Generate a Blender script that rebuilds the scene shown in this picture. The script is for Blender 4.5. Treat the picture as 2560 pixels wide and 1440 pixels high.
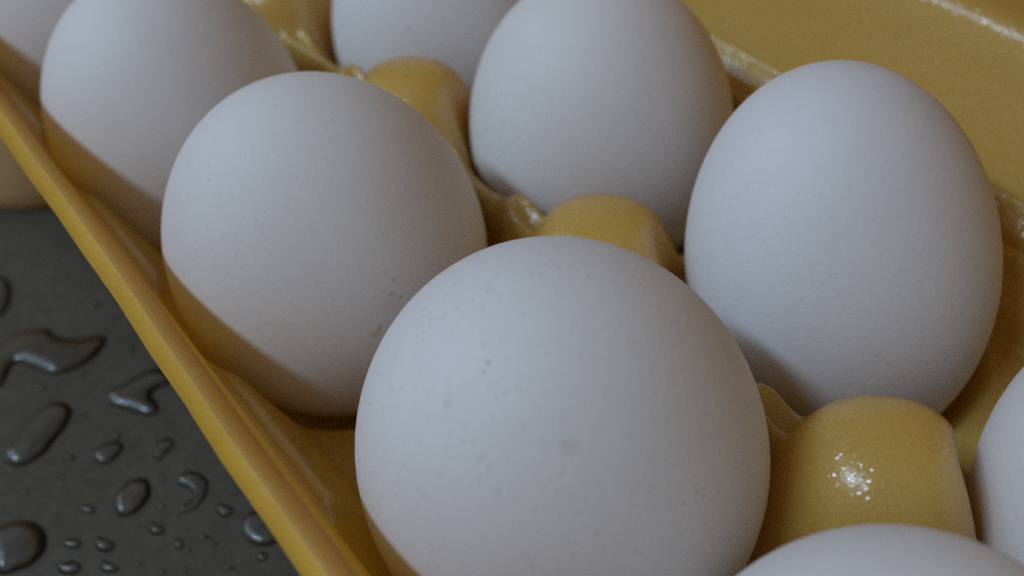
import bpy, math, random
import numpy as np
from mathutils import Matrix, Vector

for o in list(bpy.data.objects):
    bpy.data.objects.remove(o, do_unlink=True)
scene = bpy.context.scene
COL = scene.collection
MM = 0.001
Z0 = 33.3            # millimetres from the counter top up to the middle height of the eggs

# ------------------------------------------------------------------ camera
cam_d = bpy.data.cameras.new("camera")
cam = bpy.data.objects.new("camera", cam_d)
COL.objects.link(cam)
R = ((0.600345, 0.797265, -0.06289), (0.522904, -0.450815, -0.723421), (-0.60511, 0.401417, -0.687537))
right, down, fwd = (Vector(r) for r in R)
m = Matrix.Identity(4)
for i in range(3):
    m[i][0] = right[i]
    m[i][1] = -down[i]
    m[i][2] = -fwd[i]
m.translation = Vector((15.886, -45.008, 103.824 + Z0)) * MM
cam.matrix_world = m
cam_d.sensor_width = 36.0
cam_d.lens = 36.0 * 2739.4 / 2560.0
cam_d.clip_start = 0.005
cam_d.clip_end = 20.0
cam_d.dof.use_dof = True
cam_d.dof.focus_distance = 0.126
cam_d.dof.aperture_fstop = 16.5
scene.camera = cam

# ------------------------------------------------------------------ light
world = bpy.data.worlds.new("World")
scene.world = world
world.use_nodes = True
bg = world.node_tree.nodes["Background"]
bg.inputs[0].default_value = (1.0, 0.76, 0.48, 1)
bg.inputs[1].default_value = 0.165

def area(name, target, direction, dist, sx, sy, power, col):
    d = bpy.data.lights.new(name, 'AREA')
    d.shape = 'RECTANGLE'
    d.size, d.size_y = sx, sy
    d.energy = power
    d.color = col
    o = bpy.data.objects.new(name, d)
    COL.objects.link(o)
    n = Vector(direction).normalized()
    x = Vector((1, 0, 0))
    x = (x - n * x.dot(n)).normalized()
    y = n.cross(x)
    mm = Matrix.Identity(4)
    for i in range(3):
        mm[i][0], mm[i][1], mm[i][2] = x[i], y[i], n[i]
    mm.translation = Vector(target) + n * dist
    o.matrix_world = mm
    return o

# a long kitchen lamp behind the photographer's left shoulder
area("kitchen_lamp", (-0.07, 0.02, 0.045), (-0.15, -0.585, 0.795), 1.25, 0.62, 0.075, 7.9, (0.50, 0.725, 1.0))

# the room's window, far to the left
area("room_window", (-0.07, 0.02, 0.045), (-0.62, -0.43, 0.60), 1.3, 0.65, 0.50, 2.2, (0.52, 0.74, 1.0))

vs = scene.view_settings
vs.view_transform = 'Standard'
vs.look = 'None'
vs.exposure = 0.0
vs.gamma = 1.0
scene.cycles.max_bounces = 10
scene.cycles.diffuse_bounces = 8
scene.cycles.transmission_bounces = 10
scene.cycles.sample_clamp_indirect = 1.5
scene.cycles.use_denoising = False      # the photograph is a grainy phone picture

# ------------------------------------------------------------------ materials
def new_mat(name):
    mt = bpy.data.materials.new(name)
    mt.use_nodes = True
    nt = mt.node_tree
    return mt, nt, nt.nodes["Principled BSDF"]

def N(nt, typ, **kw):
    n = nt.nodes.new(typ)
    for k, v in kw.items():
        setattr(n, k, v)
    return n

def ramp(nt, fac, stops):
    r = N(nt, "ShaderNodeValToRGB")
    el = r.color_ramp.elements
    while len(el) < len(stops):
        el.new(0.5)
    for e, (p, c) in zip(el, stops):
        e.position = p
        e.color = c if len(c) == 4 else (*c, 1)
    nt.links.new(fac, r.inputs[0])
    return r.outputs[0]

def noise(nt, co, scale, detail=2.0, rough=0.5):
    n = N(nt, "ShaderNodeTexNoise")
    n.inputs["Scale"].default_value = scale
    n.inputs["Detail"].default_value = detail
    n.inputs["Roughness"].default_value = rough
    nt.links.new(co, n.inputs["Vector"])
    return n.outputs["Fac"]

def mixrgb(nt, fac, a, b, mode='MIX'):
    n = N(nt, "ShaderNodeMix", data_type='RGBA', blend_type=mode)
    for v, s in ((fac, n.inputs[0]), (a, n.inputs[6]), (b, n.inputs[7])):
        if hasattr(v, "links"):
            nt.links.new(v, s)
        elif isinstance(v, (int, float)):
            s.default_value = v
        else:
            s.default_value = (*v, 1)
    return n.outputs[2]

def bump(nt, height, strength, dist):
    b = N(nt, "ShaderNodeBump")
    b.inputs["Strength"].default_value = strength
    b.inputs["Distance"].default_value = dist
    nt.links.new(height, b.inputs["Height"])
    return b

def foam_material(name, thin, rough=0.27, spec=1.0, coat=0.9, tint=(1, 1, 1)):
    mt, nt, p = new_mat(name)
    co = N(nt, "ShaderNodeTexCoord").outputs["Object"]
    big = noise(nt, co, 45, 4)
    fine = noise(nt, co, 3200, 2)
    c1 = ramp(nt, big, [(0.3, (0.77, 0.505, 0.105)), (0.7, (0.90, 0.625, 0.17))])
    c2 = mixrgb(nt, 0.40, c1, ramp(nt, fine, [(0.32, (0.68, 0.415, 0.065)), (0.68, (0.96, 0.69, 0.20))]))
    c2 = mixrgb(nt, 1.0, c2, tint, 'MULTIPLY')
    nt.links.new(c2, p.inputs["Base Color"])
    p.inputs["Roughness"].default_value = rough
    p.inputs["Specular IOR Level"].default_value = spec
    vo = N(nt, "ShaderNodeTexVoronoi")
    vo.inputs["Scale"].default_value = 2000
    nt.links.new(co, vo.inputs["Vector"])
    b1 = bump(nt, vo.outputs["Distance"], 0.20, 0.00010)
    b2 = bump(nt, noise(nt, co, 260, 2), 0.08, 0.00020)
    nt.links.new(b1.outputs[0], b2.inputs["Normal"])
    nt.links.new(b2.outputs[0], p.inputs["Normal"])
    # pearly skin: a glossy coat broken up by the foam's cells
    p.inputs["Coat Weight"].default_value = coat
    p.inputs["Coat Roughness"].default_value = 0.19
    v2 = N(nt, "ShaderNodeTexVoronoi")
    v2.inputs["Scale"].default_value = 3000
    nt.links.new(co, v2.inputs["Vector"])
    sub = N(nt, "ShaderNodeVectorMath", operation='MULTIPLY_ADD')
    nt.links.new(v2.outputs["Color"], sub.inputs[0])
    sub.inputs[1].default_value = (0.46, 0.46, 0.46)
    sub.inputs[2].default_value = (-0.23, -0.23, -0.23)
    add = N(nt, "ShaderNodeVectorMath", operation='ADD')
    nt.links.new(sub.outputs[0], add.inputs[0])
    nt.links.new(b2.outputs[0], add.inputs[1])
    nrm = N(nt, "ShaderNodeVectorMath", operation='NORMALIZE')
    nt.links.new(add.outputs[0], nrm.inputs[0])
    nt.links.new(nrm.outputs[0], p.inputs["Coat Normal"])
    p.inputs["Coat IOR"].default_value = 1.75
    # thin foam lets some yellow light through
    tr = N(nt, "ShaderNodeBsdfTranslucent")
    tr.inputs["Color"].default_value = (1.0, 0.70, 0.17, 1)
    mx = N(nt, "ShaderNodeMixShader")
    mx.inputs[0].default_value = thin
    nt.links.new(p.outputs[0], mx.inputs[1])
    nt.links.new(tr.outputs[0], mx.inputs[2])
    nt.links.new(mx.outputs[0], nt.nodes["Material Output"].inputs["Surface"])
    return mt

def egg_material(seed, spots, speck):
    mt, nt, p = new_mat("egg_shell")
    co0 = N(nt, "ShaderNodeTexCoord").outputs["Object"]
    mp = N(nt, "ShaderNodeMapping")
    mp.inputs["Location"].default_value = (seed * 0.37, seed * 0.21, seed * 0.11)
    nt.links.new(co0, mp.inputs["Vector"])
    co = mp.outputs[0]
    base = ramp(nt, noise(nt, co, 45, 3), [(0.3, (0.735, 0.700, 0.690)), (0.7, (0.785, 0.755, 0.74))])
    tv = ((seed * 37) % 7) / 6.0
    base = mixrgb(nt, 1.0, base, (1.0, 0.975 + 0.025 * tv, 0.94 + 0.06 * tv), 'MULTIPLY')
    # fine pores
    base = mixrgb(nt, ramp(nt, noise(nt, co, 1300, 2), [(0.52, (0, 0, 0)), (0.75, (0.16, 0.16, 0.16))]), base, (0.60, 0.575, 0.55))
    # grey freckles
    vo = N(nt, "ShaderNodeTexVoronoi")
    vo.inputs["Scale"].default_value = 760
    nt.links.new(co, vo.inputs["Vector"])
    dot = ramp(nt, vo.outputs["Distance"], [(0.02, (1, 1, 1)), (0.30, (0, 0, 0))])
    some = ramp(nt, noise(nt, co, 130, 2), [(0.30, (0, 0, 0)), (0.58, (speck, speck, speck))])
    fr = mixrgb(nt, 1.0, dot, some, 'MULTIPLY')
    base = mixrgb(nt, fr, base, (0.50, 0.43, 0.40))
    for (x, y, z, r, col, a) in spots:
        wob = N(nt, "ShaderNodeVectorMath", operation='DISTANCE')
        nt.links.new(co0, wob.inputs[0])
        wob.inputs[1].default_value = (x * MM, y * MM, z * MM)
        nz = noise(nt, co, 900, 2)
        ma = N(nt, "ShaderNodeMath", operation='MULTIPLY_ADD')
        nt.links.new(nz, ma.inputs[0])
        ma.inputs[1].default_value = r * MM * 1.4
        nt.links.new(wob.outputs["Value"], ma.inputs[2])
        mr = N(nt, "ShaderNodeMapRange", interpolation_type='SMOOTHSTEP')
        nt.links.new(ma.outputs[0], mr.inputs[0])
        mr.inputs[1].default_value = r * MM * 1.0
        mr.inputs[2].default_value = r * MM * 1.9
        mr.inputs[3].default_value = a
        mr.inputs[4].default_value = 0.0
        base = mixrgb(nt, mr.outputs[0], base, col)
    nt.links.new(base, p.inputs["Base Color"])
    p.inputs["Roughness"].default_value = 0.62
    p.inputs["Specular IOR Level"].default_value = 0.28
    b1 = bump(nt, noise(nt, co, 1300, 3), 0.45, 0.00007)
    b2 = bump(nt, noise(nt, co, 160, 2), 0.25, 0.00012)
    nt.links.new(b1.outputs[0], b2.inputs["Normal"])
    nt.links.new(b2.outputs[0], p.inputs["Normal"])
    return mt

def counter_material():
    mt, nt, p = new_mat("dark_counter")
    co = N(nt, "ShaderNodeTexCoord").outputs["Object"]
    c1 = ramp(nt, noise(nt, co, 22, 4), [(0.3, (0.050, 0.043, 0.029)), (0.7, (0.104, 0.088, 0.060))])
    c2 = mixrgb(nt, 0.42, c1, ramp(nt, noise(nt, co, 420, 5, 0.7), [(0.3, (0.022, 0.020, 0.015)), (0.7, (0.120, 0.105, 0.075))]))
    nt.links.new(c2, p.inputs["Base Color"])
    r = ramp(nt, noise(nt, co, 38, 4, 0.6), [(0.3, (0.28, 0.28, 0.28)), (0.7, (0.52, 0.52, 0.52))])
    nt.links.new(r, p.inputs["Roughness"])
    p.inputs["Specular IOR Level"].default_value = 0.5
    b = bump(nt, noise(nt, co, 1200, 3), 0.2, 0.00008)
    nt.links.new(b.outputs[0], p.inputs["Normal"])
    return mt

def water_material():
    mt, nt, p = new_mat("water")
    nt.nodes.remove(p)
    tr = N(nt, "ShaderNodeBsdfTransparent")
    tr.inputs["Color"].default_value = (1.0, 1.0, 1.0, 1)
    gl = N(nt, "ShaderNodeBsdfGlossy")
    gl.inputs["Roughness"].default_value = 0.24
    gl.inputs["Color"].default_value = (1, 1, 1, 1)
    fr = N(nt, "ShaderNodeFresnel")
    fr.inputs["IOR"].default_value = 1.55
    mx = N(nt, "ShaderNodeMixShader")
    nt.links.new(fr.outputs[0], mx.inputs[0])
    nt.links.new(tr.outputs[0], mx.inputs[1])
    nt.links.new(gl.outputs[0], mx.inputs[2])
    nt.links.new(mx.outputs[0], nt.nodes["Material Output"].inputs["Surface"])
    return mt

FOAM = foam_material("yellow_foam", 0.42)
FOAM_LIP = foam_material("yellow_foam_lip", 0.64, 0.5, 0.4, 0.1, (0.95, 0.90, 1.15))
FOAM_CUT = foam_material("yellow_foam_cut", 0.48, 0.5, 0.4, 0.12, (1.08, 1.02, 0.60))
FOAM_LIT = foam_material("yellow_foam_lit", 0.30, 0.4, 0.6, 0.4, (1.10, 1.15, 2.2))  # yellow foam for the latch bump, strong light put into its paler tint
FOAM_THIN = foam_material("yellow_foam_underside", 0.85)
COUNTER = counter_material()
WATER = water_material()

# ------------------------------------------------------------------ helpers
def link(name, mesh, parent=None, loc=None):
    o = bpy.data.objects.new(name, mesh)
    COL.objects.link(o)
    if parent is not None:
        o.parent = parent
    if loc is not None:
        o.location = loc
    return o

def mesh_from(name, V, F, mat, normals=None, smooth=True):
    me = bpy.data.meshes.new(name)
    me.from_pydata([tuple(v) for v in V], [], [tuple(f) for f in F])
    me.materials.append(mat)
    if smooth:
        me.polygons.foreach_set("use_smooth", [True] * len(me.polygons))
    me.update()
    if normals is not None:
        me.normals_split_custom_set_from_vertices([tuple(n) for n in normals])
    return me

def tag(o, label, cat, group=None):
    o["label"] = label
    o["category"] = cat
    if group:
        o["group"] = group

# ------------------------------------------------------------------ the counter
def build_counter():
    xs, ys, th = (-0.42, 0.30), (-0.30, 0.30), 0.03
    V = [(x, y, z) for z in (-th, 0.0) for y in ys for x in xs]
    F = [(0, 2, 3, 1), (4, 5, 7, 6), (0, 1, 5, 4), (1, 3, 7, 5), (3, 2, 6, 7), (2, 0, 4, 6)]
    o = link("counter", mesh_from("counter", V, F, COUNTER, smooth=False))
    o["kind"] = "structure"
build_counter()

# ------------------------------------------------------------------ the carton
PX, PY = 48.0, 50.5
CELLX = [-PX * i for i in range(6)]
POSTX = [-PX * (i + 0.5) for i in range(5)]
FLOOR = {(2, 0): -25.9, (1, 0): -26.3, (1, 1): -29.2, (2, 1): -28.1, (3, 0): -28.7, (3, 1): -30.0, (0, 1): -28.3, (0, 0): -27.9, (4, 0): -28.7}

def smin(a, b, k):
    h = np.clip(0.5 + 0.5 * (b - a) / k, 0, 1)
    return b * (1 - h) + a * h - k * h * (1 - h)

def smax(a, b, k):
    return -smin(-a, -b, k)

def sstep(a, b, x):
    t = np.clip((x - a) / (b - a), 0, 1)
    return t * t * (3 - 2 * t)

LIPY = np.array([-31.0, -30.7, -30.2, -29.4, -28.6, -28.0, -27.5, -27.0, -26.4, -25.7, -24.9, -24.0])
LIPZ = np.array([17.1, 17.9, 18.6, 19.2, 19.4, 19.0, 17.8, 15.9, 13.1, 9.7, 6.0, 2.5])

def surface(X, Y):
    """height of the tray's upper skin, millimetres"""
    cup = np.full_like(X, 60.0)
    rho = np.full_like(X, 99.0)
    for i in range(6):
        for j in range(2):
            d = np.hypot(X - CELLX[i], Y - PY * j)
            f = FLOOR.get((i, j), -28.5)
            t = np.clip(d / 23.9, 0, 0.985)
            z = f + (-3.0 - f) * (1 - np.sqrt(1 - t * t)) / (1 - math.sqrt(1 - 0.985 ** 2))
            z = z + np.clip(d - 23.9 * 0.985, 0, None) * 4.2
            cup = smin(cup, z, 1.2)
            rho = np.minimum(rho, d)
    ymid = PY / 2
    cap = np.interp(np.abs(Y - ymid), [0, 0.6, 1.5, 2.2, 3.0, 4.5, 8], [0.6, 0.8, 2.0, 1.7, -0.4, -5.5, -16])
    cap = smax(cap, np.full_like(cap, -12.0), 2.0)
    dome = np.full_like(X, -60.0)
    for px in POSTX:
        cap = cap + 2.4 * np.exp(-(((X - px + 15.5) / 2.6) ** 2 + ((Y - ymid) / 3.4) ** 2))
        u = np.abs((X - px - 1.8) + (Y - ymid - 1.8)) / math.sqrt(2)
        v = np.abs((X - px - 1.8) - (Y - ymid - 1.8)) / math.sqrt(2)
        s = (u ** 2.45 + v ** 2.45) ** (1 / 2.45) / 0.98
        dome = np.maximum(dome, np.interp(s, [0, 3, 5, 6.5, 7.7, 8.7, 9.6, 10.6, 11.8, 13.4, 16, 19, 22],
                                          [10.3, 10.0, 9.4, 8.6, 7.5, 6.2, 4.4, 2.0, -0.9, -4.6, -9.0, -14, -22]))
    cap = smax(cap, 2.5 - np.clip(Y + 22.0, 0, None) * 2.4, 2.0)
    back = np.interp(Y, [69, 72.0, 73.0, 74.3, 75.0, 75.7, 76.3, 76.9, 77.5, 78.1, 78.6, 79.0, 79.3, 79.6],
                     [-9, -4.0, -1.8, -1.3, -2.6, -2.8, -0.9, -0.4, 0.2, 0.9, 1.65, 2.2, 2.3, 2.1])
    cap = smax(cap, np.where(Y > 69, back, -30), 0.8)
    for sgn, xe in ((1, 24.0), (-1, CELLX[-1] - 24.0)):
        e = sgn * (X - xe)
        cap = smax(cap, 2.5 - np.clip(-e - 3.0, 0, None) * 1.6, 1.2)
        rim = np.interp(e, [0, 0.5, 1.0, 2, 3.2, 6, 7], [-40, 4, 9, 14.5, 16.0, 15.2, 13.5])
        cap = np.maximum(cap, np.where(Y < 72, rim, -40))
        cup = np.where(e > 0.4, 60, cup)
    h = smin(cup, cap, 1.3)
    h = smax(h, smin(dome, cup + 4.0, 1.5), 1.8)
    backmask = sstep(72.6, 74.0, Y)
    h = h * (1 - backmask) + np.maximum(back, h if False else back) * backmask
    lip = np.interp(Y, LIPY, LIPZ)
    lip = 2.5 + (lip - 2.5) * (1.0 + 0.08 * sstep(105, 140, -X))
    h = np.where(Y < -24.0, lip, h)
    h = np.where((Y >= -24.0) & (Y < -23.3), smin(h, np.full_like(h, 2.5), 0.6), h)
    return h, rho

def build_carton():
    root = bpy.data.objects.new("egg_carton", None)
    root.empty_display_size = 0.02
    COL.objects.link(root)
    tag(root, "open yellow foam egg carton lying on the dark wet counter", "egg carton")
    xs = np.arange(CELLX[-1] - 31.0, 31.01, 0.6)
    ys = np.concatenate([np.arange(-31.0, -23.0, 0.2), np.arange(-23.0, 72.0, 0.5), np.arange(72.0, 79.61, 0.2)])
    X, Y = np.meshgrid(xs, ys, indexing='ij')
    H, RHO = surface(X, Y)
    # soften facets left by the piecewise profiles
    for _ in range(2):
        Hs = H.copy()
        Hs[1:-1, 1:-1] = 0.5 * H[1:-1, 1:-1] + 0.125 * (H[2:, 1:-1] + H[:-2, 1:-1] + H[1:-1, 2:] + H[1:-1, :-2])
        keep = (np.abs(Y + 24.0) < 0.5)
        H = np.where(keep, H, Hs)
    # the lip leans outwards a little towards the near end, and is not quite straight
    lift = np.clip((H - 2.5) / 15.0, 0, 1.2) * (Y < -24.0)
    outer = sstep(-24.0, -31.0, Y)
    YW = Y - lift * (1.05 * sstep(-105, -40, X) + 0.05 * np.sin(X * 0.075)) - outer * (0.06 * np.sin(X * 0.31 + 1) + 0.02 * np.sin(X * 1.3) * np.sin(X * 0.37 + 2))
    HW = H + outer * (0.08 * np.sin(X * 0.11 + 0.5) + 0.06 * np.sin(X * 0.43))
    P = np.stack([X, YW, HW], -1)
    gx = np.gradient(P, axis=0)
    gy = np.gradient(P, axis=1)
    NV = np.cross(gx, gy)
    NV /= np.linalg.norm(NV, axis=-1, keepdims=True)
    B = P - NV * (2.3 - 0.7 * (Y < -24.0))[..., None]
    B[..., 2] = np.where(RHO < 13, -Z0 + 0.05, np.maximum(B[..., 2], -Z0 + 0.05))
    nx, ny = X.shape
    P = P.reshape(-1, 3)
    B = B.reshape(-1, 3)
    NV = NV.reshape(-1, 3)
    P[:, 2] += Z0
    B[:, 2] += Z0
    ii, jj = np.meshgrid(np.arange(nx - 1), np.arange(ny - 1), indexing='ij')
    a = (ii * ny + jj).ravel()
    quads = np.stack([a, a + ny, a + ny + 1, a + 1], -1)
    cx = X[:-1, :-1].ravel() + 0.3
    cy = Y[:-1, :-1].ravel() + 0.1
    n0 = len(P)
    is_lip = cy < -24.0
    post_id = np.full(len(cx), -1)
    for k, px in enumerate(POSTX):
        s = np.hypot(cx - px - 1.8, cy - PY / 2 - 1.8)
        post_id[s < 11.8] = k
    def piece(name, top, bottom, sides, parent, mat=FOAM, under=FOAM):
        faces = [quads[top]]
        if bottom is not None:
            faces.append(quads[bottom][:, ::-1] + n0)
        if len(sides):
            faces.append(np.array(sides))
        Fa = np.concatenate(faces)
        used, inv = np.unique(Fa, return_inverse=True)
        allP = np.concatenate([P, B]) * MM
        allN = np.concatenate([NV, -NV])
        me = mesh_from(name, allP[used], inv.reshape(Fa.shape).tolist(), mat, allN[used])
        me.materials.append(under)
        nt_ = int(np.sum(top))
        nb_ = int(np.sum(bottom)) if bottom is not None else 0
        mi = np.zeros(len(Fa), dtype=np.int32)
        mi[nt_:nt_ + nb_] = 1
        me.polygons.foreach_set("material_index", mi)
        return link(name, me, parent)
    def edge(idx):
        out = []
        for p, q in zip(idx[:-1], idx[1:]):
            out.append((p, q, q + n0, p + n0))
        return out
    front = [i * ny for i in range(nx)]
    backe = [i * ny + ny - 1 for i in range(nx)][::-1]
    endl = [j for j in range(ny)][::-1]
    endr = [(nx - 1) * ny + j for j in range(ny)]
    tray = piece("tray", ~is_lip & (post_id < 0), ~is_lip, edge(backe) + edge(endl) + edge(endr), root)
    is_cut = cy < -29.3
    piece("front_lip", is_lip & ~is_cut, is_lip & ~is_cut, [], tray, FOAM_LIP, FOAM_THIN)
    piece("cut_edge", is_cut, is_cut, [], tray, FOAM_CUT, FOAM_THIN)
    # cut edge of the lip: its own coarse band so that it shades as a flat cut
    V, F = [], []
    sub = 4
    for i in range(nx):
        for s in range(sub):
            t = s / (sub - 1)
            q = P[front[i]] * (1 - t) + B[front[i]] * t
            V.append(q * MM)
    for i in range(nx - 1):
        for s in range(sub - 1):
            k = i * sub + s
            F.append((k, k + 1, k + sub + 1, k + sub))
    link("cut_edge", mesh_from("cut_edge", V, F, FOAM_CUT), tray)
    # rounded latch bump on the outside of the tray, at the far end of the lip
    V, F = [], []
    prof = [(16.5, -2.0), (19.0, -4.0), (20.6, -8.0), (21.6, -14.0), (22.3, -21.0), (22.6, -28.0), (22.2, -31.5), (21.0, -33.2)]
    na = 40
    for (r, z) in prof:
        for q in range(na + 1):
            an = math.radians(-175 + 185 * q / na)
            V.append(Vector((-206.5 + r * math.cos(an), -15.0 + r * math.sin(an) * (1 + 0.02 * math.sin(3 * an)), z + Z0)) * MM)
    for i in range(len(prof) - 1):
        for q in range(na):
            k = i * (na + 1) + q
            F.append((k, k + na + 1, k + na + 2, k + 1))
    cap_i = len(V)
    V.append(Vector((-203, -16, -1.5 + Z0)) * MM)
    for q in range(na):
        F.append((cap_i, q, q + 1))
    link("latch_bump", mesh_from("latch_bump", V, F, FOAM_LIT), tray)
    for k in range(5):
        piece("divider_post", post_id == k, None, [], tray)
    # ---------------- lid, standing open behind the tray
    lid_pts = [(79.4, 1.95), (82, 2.35), (90, 3.9), (100, 5.7), (104.5, 6.55)]
    c0, r0 = np.array((104.0, 10.6)), 4.0
    for ang in np.radians(np.linspace(-80, 12, 9)):
        lid_pts.append((c0[0] + r0 * math.cos(ang), c0[1] + r0 * math.sin(ang)))
    top_dir = np.array((math.cos(math.radians(102)), math.sin(math.radians(102))))
    last = np.array(lid_pts[-1])
    k_top0 = len(lid_pts) - 1
    for d in (10, 25, 40, 55, 70, 82):
        lid_pts.append(tuple(last + top_dir * d))
    c1 = np.array(lid_pts[-1]) + np.array((math.cos(math.radians(192)), math.sin(math.radians(192)))) * 4
    for ang in np.radians(np.linspace(12, 100, 8))[1:]:
        lid_pts.append((c1[0] + 4 * math.cos(ang), c1[1] + 4 * math.sin(ang)))
    k_top1 = len(lid_pts) - 1
    last = np.array(lid_pts[-1])
    d2 = np.array((math.cos(math.radians(193)), math.sin(math.radians(193))))
    for d in (8, 16, 24):
        lid_pts.append(tuple(last + d2 * d))
    lp = np.array(lid_pts)
    lid = bpy.data.objects.new("lid", None)
    COL.objects.link(lid)
    lid.parent = root
    lx = np.linspace(CELLX[-1] - 29, 29, 60)
    tn = np.gradient(lp, axis=0)
    nn = np.stack([-tn[:, 1], tn[:, 0]], -1)
    nn /= np.linalg.norm(nn, axis=1, keepdims=True)      # points to the inside
    def sweep(name, k0, k1):
        V, F = [], []
        n = k1 - k0 + 1
        for x in lx:
            w = 0.25 * math.sin(x * 0.05)
            for k in range(k0, k1 + 1):
                V.append(Vector((x, lp[k, 0], lp[k, 1] + w * min(1, k / 4) + Z0)) * MM)
            for k in range(k1, k0 - 1, -1):
                q = lp[k] - nn[k] * 2.2
                V.append(Vector((x, q[0], q[1] + w * min(1, k / 4) + Z0)) * MM)
        mrow = 2 * n
        for i in range(len(lx) - 1):
            for k in range(mrow):
                k2 = (k + 1) % mrow
                F.append((i * mrow + k, i * mrow + k2, (i + 1) * mrow + k2, (i + 1) * mrow + k))
        F.append(tuple(range(mrow))[::-1])
        F.append(tuple((len(lx) - 1) * mrow + k for k in range(mrow)))
        me = mesh_from(name, V, [f[::-1] for f in F], FOAM)
        me.set_sharp_from_angle(angle=math.radians(50))
        return link(name, me, lid)
    sweep("back_panel", 0, k_top0)
    sweep("top_panel", k_top0, k_top1)
    sweep("front_panel", k_top1, len(lp) - 1)
    for sx, xe in ((1, 29.0), (-1, CELLX[-1] - 29.0)):
        V = [Vector((xe + sx * t, y, z + Z0)) * MM for t in (0.0, 2.2) for (y, z) in lid_pts]
        n = len(lid_pts)
        F = [tuple(range(n)), tuple(range(2 * n - 1, n - 1, -1))]
        F += [(k, k + n, (k + 1) % n + n, (k + 1) % n) for k in range(n)]
        link("end_panel", mesh_from("end_panel", V, F, FOAM, smooth=False), lid)
    return root
build_carton()

# ------------------------------------------------------------------ the eggs
GREY = (0.47, 0.44, 0.43)
BROWN = (0.40, 0.27, 0.19)
PINK = (0.62, 0.50, 0.49)
EGGS = [
    # x, y, z, radius, half height, tilt x, tilt y, label, spots in world mm, freckles
    (-97.03, -0.51, 1.61, 22.31, 27.06, 0.14, 0.01, "white egg with small brown specks on its right side, next to the freckled front egg",
     [(-75.79, -2.24, 9.87, 0.3, BROWN, .6), (-75.5, -1.2, 8.9, 0.35, BROWN, .55), (-75.39, -4.95, 5.89, 0.5, BROWN, .5), (-76.22, -1.41, 11.46, 0.4, GREY, .7), (-76.0, -2.6, 8.5, 1.6, (0.66, 0.56, 0.50), .35), (-75.5, -5.6, 5.2, 0.8, (0.55, 0.40, 0.32), .5)], 0.25),
    (-46.94, 1.66, 2.34, 23.35, 28.13, 0.17, 0.02, "largest white egg, in the foreground, its shell freckled with faint grey spots",
     [(-34.16, -7.28, 23.99, 1.0, PINK, .42), (-36.5, -13.75, 20.62, 0.4, GREY, .5), (-44.74, -13.17, 24.99, 0.7, (.56, .53, .52), .4), (-44.19, -8.58, 28.07, 0.3, GREY, .6),
      (-39.21, -13.65, 22.64, 0.5, GREY, .3), (-43.8, -9.38, 27.58, 0.3, GREY, .6)], 0.38),
    (-49.25, 51.61, 0.27, 20.54, 29.1, 0.01, -0.22, "tall smooth white egg standing in front of the open yellow lid",
     [(-50.74, 31.26, 4.26, 0.35, BROWN, .5)], 0.15),
    (-96.51, 49.48, -1.11, 21.21, 26.59, 0.04, -0.03, "white egg at the top centre, between the tall egg and the spotted egg behind", [], 0.12),
    (-144.43, -2.32, -0.89, 21.33, 27.46, 0.08, -0.03, "white egg at the upper left, second from the far end of the lip row", [], 0.12),
    (-142.49, 50.8, -2.2, 21.63, 27.46, -0.05, 0.03, "white egg cut off by the top edge, with one round grey spot",
     [(-130.11, 35.46, 8.78, 0.55, GREY, .7), (-125.36, 38.33, 3.15, 0.5, PINK, .5)], 0.2),
    (0.51, 50.25, -0.41, 21.71, 27.5, 0.0, 0.01, "white egg showing only a sliver at the right edge of the photo", [], 0.15),
    (0.14, 0.99, 0.37, 21.77, 27.9, -0.02, -0.01, "white egg of which only the top shows at the lower right corner", [], 0.15),
    (-192.3, -2.0, -1.0, 21.4, 27.3, 0.03, 0.0, "white egg farthest away, just visible in the upper left corner", [], 0.12),
]

def egg_mesh(r, a, mat):
    nu, nv = 72, 48
    V = [(0, 0, a * MM)]
    for i in range(1, nv):
        th = math.pi * i / nv
        t = math.cos(th)
        rr = r * math.sin(th)
        if t < 0:
            rr *= 1 - 0.07 * t * t
        for k in range(nu):
            ph = 2 * math.pi * k / nu
            V.append((rr * math.cos(ph) * MM, rr * math.sin(ph) * MM, a * t * MM))
    V.append((0, 0, -a * MM))
    F = [(0, 1 + k, 1 + (k + 1) % nu) for k in range(nu)]
    for i in range(nv - 2):
        for k in range(nu):
            p, q = 1 + i * nu + k, 1 + i * nu + (k + 1) % nu
            F.append((p, p + nu, q + nu, q))
    e = len(V) - 1
    s = 1 + (nv - 2) * nu
    F += [(e, s + (k + 1) % nu, s + k) for k in range(nu)]
    return mesh_from("egg", V, F, mat)

for n, (x, y, z, r, a, tx, ty, label, spots, speck) in enumerate(EGGS):
    ax = Vector((tx, ty, 0))
    rot = Matrix.Rotation(ax.length, 4, ax.normalized()) if ax.length > 1e-6 else Matrix.Identity(4)
    mw = Matrix.Translation(Vector((x, y, z + Z0)) * MM) @ rot
    inv = rot.inverted()
    local = []
    for (sx, sy, sz, sr, colr, al) in spots:
        v = inv @ Vector((sx - x, sy - y, sz - z))
        local.append((v.x, v.y, v.z, sr, colr, al))
    o = link("egg", egg_mesh(r, a, egg_material(n + 1, local, speck)))
    o.matrix_world = mw
    tag(o, label, "egg", "white eggs in the carton")

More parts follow.
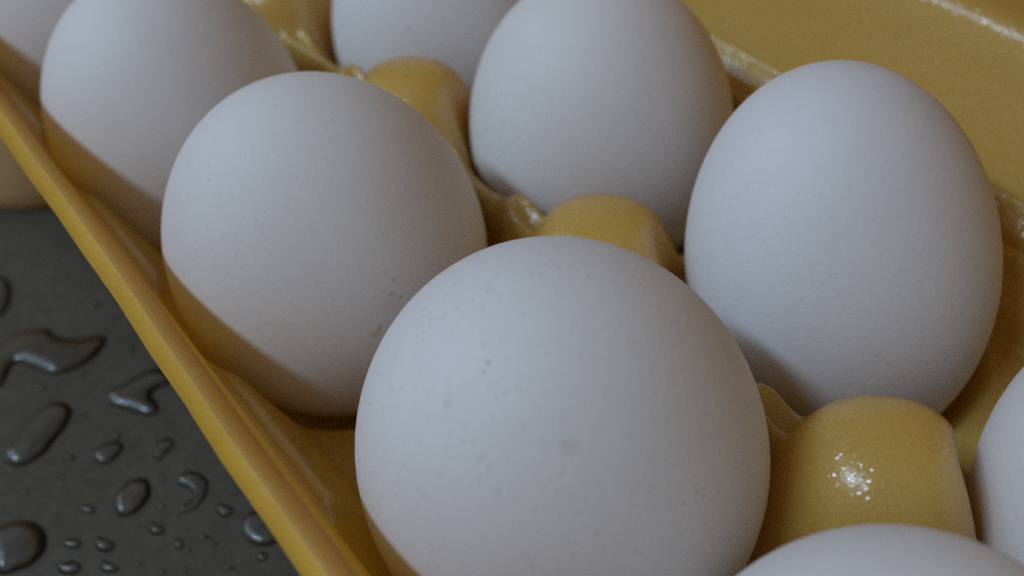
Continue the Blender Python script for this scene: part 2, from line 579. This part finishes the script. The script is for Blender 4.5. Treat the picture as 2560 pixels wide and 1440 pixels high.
# ------------------------------------------------------------------ water on the counter
BIG = {
 'long wavy puddle of water with a pointed tail on the dark counter': ([(-153.33, -43.92), (-154.17, -40.46), (-151.72, -35.9), (-148.48, -34.9), (-145.3, -32.28), (-142.69, -28.11), (-139.72, -30.1), (-138.36, -33.84), (-139.04, -38.32), (-141.07, -40.2), (-144.15, -41.73), (-146.56, -43.52), (-144.11, -45.88), (-143.08, -47.23), (-144.75, -49.73), (-151.41, -48.18)], 1.3),
 'notched water drop half hidden by the yellow carton lip': ([(-128.97, -33.04), (-129.38, -29.46), (-129.29, -25.23), (-127.29, -22.86), (-124.43, -23.59), (-124.49, -25.7), (-123.94, -27.26), (-120.97, -27.5), (-119.34, -28.48), (-120.13, -30.2), (-123.26, -31.99), (-126.3, -33.85)], 1.2),
 'large slanted oval water drop below the wavy puddle': ([(-127.11, -51.9), (-129.78, -48.61), (-132.55, -45.21), (-133.47, -42.38), (-132.15, -39.81), (-129.34, -39.42), (-126.82, -41.26), (-125.06, -43.89), (-123.33, -46.45), (-123.14, -49.4), (-124.39, -51.36)], 1.3),
 'small oval water drop right of the large slanted drop': ([(-117.48, -40.34), (-118.86, -38.32), (-117.86, -35.73), (-115.95, -35.76), (-114.76, -37.97), (-115.15, -39.78)], 0.9),
 'small narrow water drop close to the lip, above the hooked drop': ([(-111.59, -32.35), (-113.37, -30.82), (-112.83, -28.77), (-111.39, -28.9), (-110.37, -30.88), (-110.03, -32.28)], 0.8),
 'rounded water drop left of the hooked drop': ([(-105.17, -41.6), (-107.91, -40.26), (-108.82, -37.47), (-107.71, -35.26), (-105.41, -35.51), (-103.62, -36.77), (-102.73, -39.05), (-103.42, -41.13)], 1.2),
 'hook shaped curved water drop on the counter': ([(-103.83, -31.71), (-104.89, -29.84), (-103.18, -28.13), (-100.58, -27.96), (-98.17, -29.75), (-97.34, -31.84), (-97.96, -33.59), (-98.84, -33.67), (-99.21, -31.85), (-100.38, -30.72), (-102.17, -31.08)], 0.9),
 'largest round water drop, at the lower left edge of the photo': ([(-113.82, -56.66), (-113.13, -54.18), (-111.11, -52.13), (-108.26, -51.54), (-105.2, -52.62), (-103.97, -55.05), (-104.42, -57.53), (-105.32, -59.4), (-108.2, -60.22), (-111.86, -59.96), (-113.92, -58.43)], 1.5),
 'dark round water drop touching the lower end of the lip': ([(-89.12, -27.82), (-90.96, -26.41), (-90.87, -24.24), (-88.96, -22.76), (-86.1, -22.55), (-84.05, -23.65), (-84.17, -25.77), (-85.42, -27.29), (-87.3, -28.01)], 1.1),
 'water drop cut by the left edge, above the wavy puddle': ([(-171.99, -41.27), (-172.99, -38.71), (-170.63, -37.22), (-167.46, -37.25), (-163.54, -38.71), (-160.71, -41.27), (-161.57, -43.43), (-166.63, -43.48)], 1.2),
}
HK = 1.1
SMALL = [(-94.16, -28.24, 1.13, 1.35), (-97.72, -37.89, 1.08, 1.17), (-103.5, -48.96, 1.26, 0.96), (-100.19, -45.31, 1.34, 1.37), (-95.99, -46.21, 1.23, 1.02), (-99.6, -50.86, 1.54, 1.28), (-108.22, -44.87, 1.38, 0.67), (-93.18, -36.37, 0.89, 0.93), (-91.26, -35.6, 0.44, 0.46), (-91.84, -32.74, 0.89, 0.42), (-89.68, -32.1, 0.53, 0.46), (-83.07, -27.55, 0.78, 0.9), (-84.57, -32.23, 0.65, 0.49), (-110.67, -48.85, 0.37, 0.45), (-120.02, -43.38, 0.87, 0.74), (-116.45, -45.8, 0.48, 0.48), (-119.18, -35.44, 0.64, 0.69), (-136.63, -25.92, 0.74, 0.66), (-126.89, -37.96, 0.6, 0.59), (-106.06, -33.27, 0.47, 0.41), (-138.05, -41.78, 0.83, 0.56), (-117.99, -51.16, 0.47, 0.41), (-101.13, -35.44, 0.64, 0.33), (-93.65, -42.41, 0.39, 0.36), (-88.32, -37.42, 0.43, 0.4), (-115.46, -48.53, 0.33, 0.35), (-152.15, -26.62, 1.11, 0.57), (-90.05, -40.31, 0.52, 0.35), (-112.12, -36.59, 0.33, 0.3)]

def smooth_loop(pts, sub=5):
    pts = [np.array(p) for p in pts]
    n = len(pts)
    out = []
    for i in range(n):
        p0, p1, p2, p3 = pts[i - 1], pts[i], pts[(i + 1) % n], pts[(i + 2) % n]
        for s in range(sub):
            t = s / sub
            out.append(0.5 * (2 * p1 + (p2 - p0) * t + (2 * p0 - 5 * p1 + 4 * p2 - p3) * t * t + (3 * p1 - p0 - 3 * p2 + p3) * t ** 3))
    return np.array(out)

def drop(loop, height):
    """a drop that follows its outline: steep wet edge, flat rounded top"""
    area2 = np.sum(loop[:, 0] * np.roll(loop[:, 1], -1) - np.roll(loop[:, 0], -1) * loop[:, 1])
    if area2 < 0:
        loop = loop[::-1]
    lo, hi = loop.min(0), loop.max(0)
    span = max(hi - lo)
    st = max(span / 44, 0.05)
    gx = np.arange(lo[0] - st, hi[0] + 2 * st, st)
    gy = np.arange(lo[1] - st, hi[1] + 2 * st, st)
    A, B = loop, np.roll(loop, -1, axis=0)
    GX, GY = np.meshgrid(gx, gy, indexing='ij')
    Q = np.stack([GX.ravel(), GY.ravel()], -1)
    AB = B - A
    t = np.clip(((Q[:, None] - A) * AB).sum(-1) / ((AB * AB).sum(-1) + 1e-12), 0, 1)
    near = A + t[..., None] * AB
    D = np.linalg.norm(Q[:, None] - near, axis=-1)
    dist = D.min(1)
    c = ((A[:, 1] > Q[:, None, 1]) != (B[:, 1] > Q[:, None, 1])) & \
        (Q[:, None, 0] < (B[:, 0] - A[:, 0]) * (Q[:, None, 1] - A[:, 1]) / (B[:, 1] - A[:, 1] + 1e-12) + A[:, 0])
    inside = (c.sum(1) % 2) == 1
    rad = dist[inside].max()
    u = np.clip(dist / max(rad, 1e-6), 0, 1)
    z = HK * height * np.sqrt(np.clip(1 - (1 - np.clip(u / 0.75, 0, 1)) ** 2.2, 0, 1))
    # vertices: inside grid points away from the border, plus the outline itself
    ok = inside & (dist > st * 0.55)
    ny = len(gy)
    ids = -np.ones(len(Q), int)
    V = []
    ctr = loop.mean(0)
    for k in np.nonzero(ok)[0]:
        ids[k] = len(V)
        V.append((Q[k, 0] - ctr[0], Q[k, 1] - ctr[1], z[k]))
    import mathutils
    base = len(V)
    for p in loop:
        V.append((p[0] - ctr[0], p[1] - ctr[1], 0.0))
    n = len(loop)
    vv = [mathutils.Vector((v[0], v[1])) for v in V]
    ed = [(base + i, base + (i + 1) % n) for i in range(n)]
    res = mathutils.geometry.delaunay_2d_cdt(vv, ed, [], 1, 1e-5)
    co, faces, orig = res[0], res[2], res[3]
    VV = []
    for k, v in enumerate(co):
        zz = V[orig[k][0]][2] if orig[k] else 0.0
        VV.append((v.x * MM, v.y * MM, zz * MM + 0.00004))
    F = [tuple(f) for f in faces]
    me = mesh_from("water_drop", VV, F, WATER)
    o = link("water_drop", me, loc=(ctr[0] * MM, ctr[1] * MM, 0))
    return o

for label, (pts, hgt) in BIG.items():
    o = drop(smooth_loop(pts), hgt)
    tag(o, label, "water drop", "water drops on the counter")
rng = random.Random(4)
for (x, y, a, b) in SMALL:
    u = np.array((0.638, 0.770))
    v = np.array((0.926, -0.378))
    pts = []
    ph0 = rng.random() * 6
    for k in range(16):
        an = 2 * math.pi * k / 16
        w = 1 + 0.13 * math.sin(2 * an + ph0) + 0.08 * math.sin(3 * an + 2 * ph0)
        pts.append(np.array((x, y)) + (u * a * math.cos(an) + v * b * math.sin(an)) * w)
    o = drop(smooth_loop(pts, 2), 0.75 * min(a, b))
    tag(o, "tiny bead of water among the larger drops on the counter", "water drop", "tiny water beads on the counter")
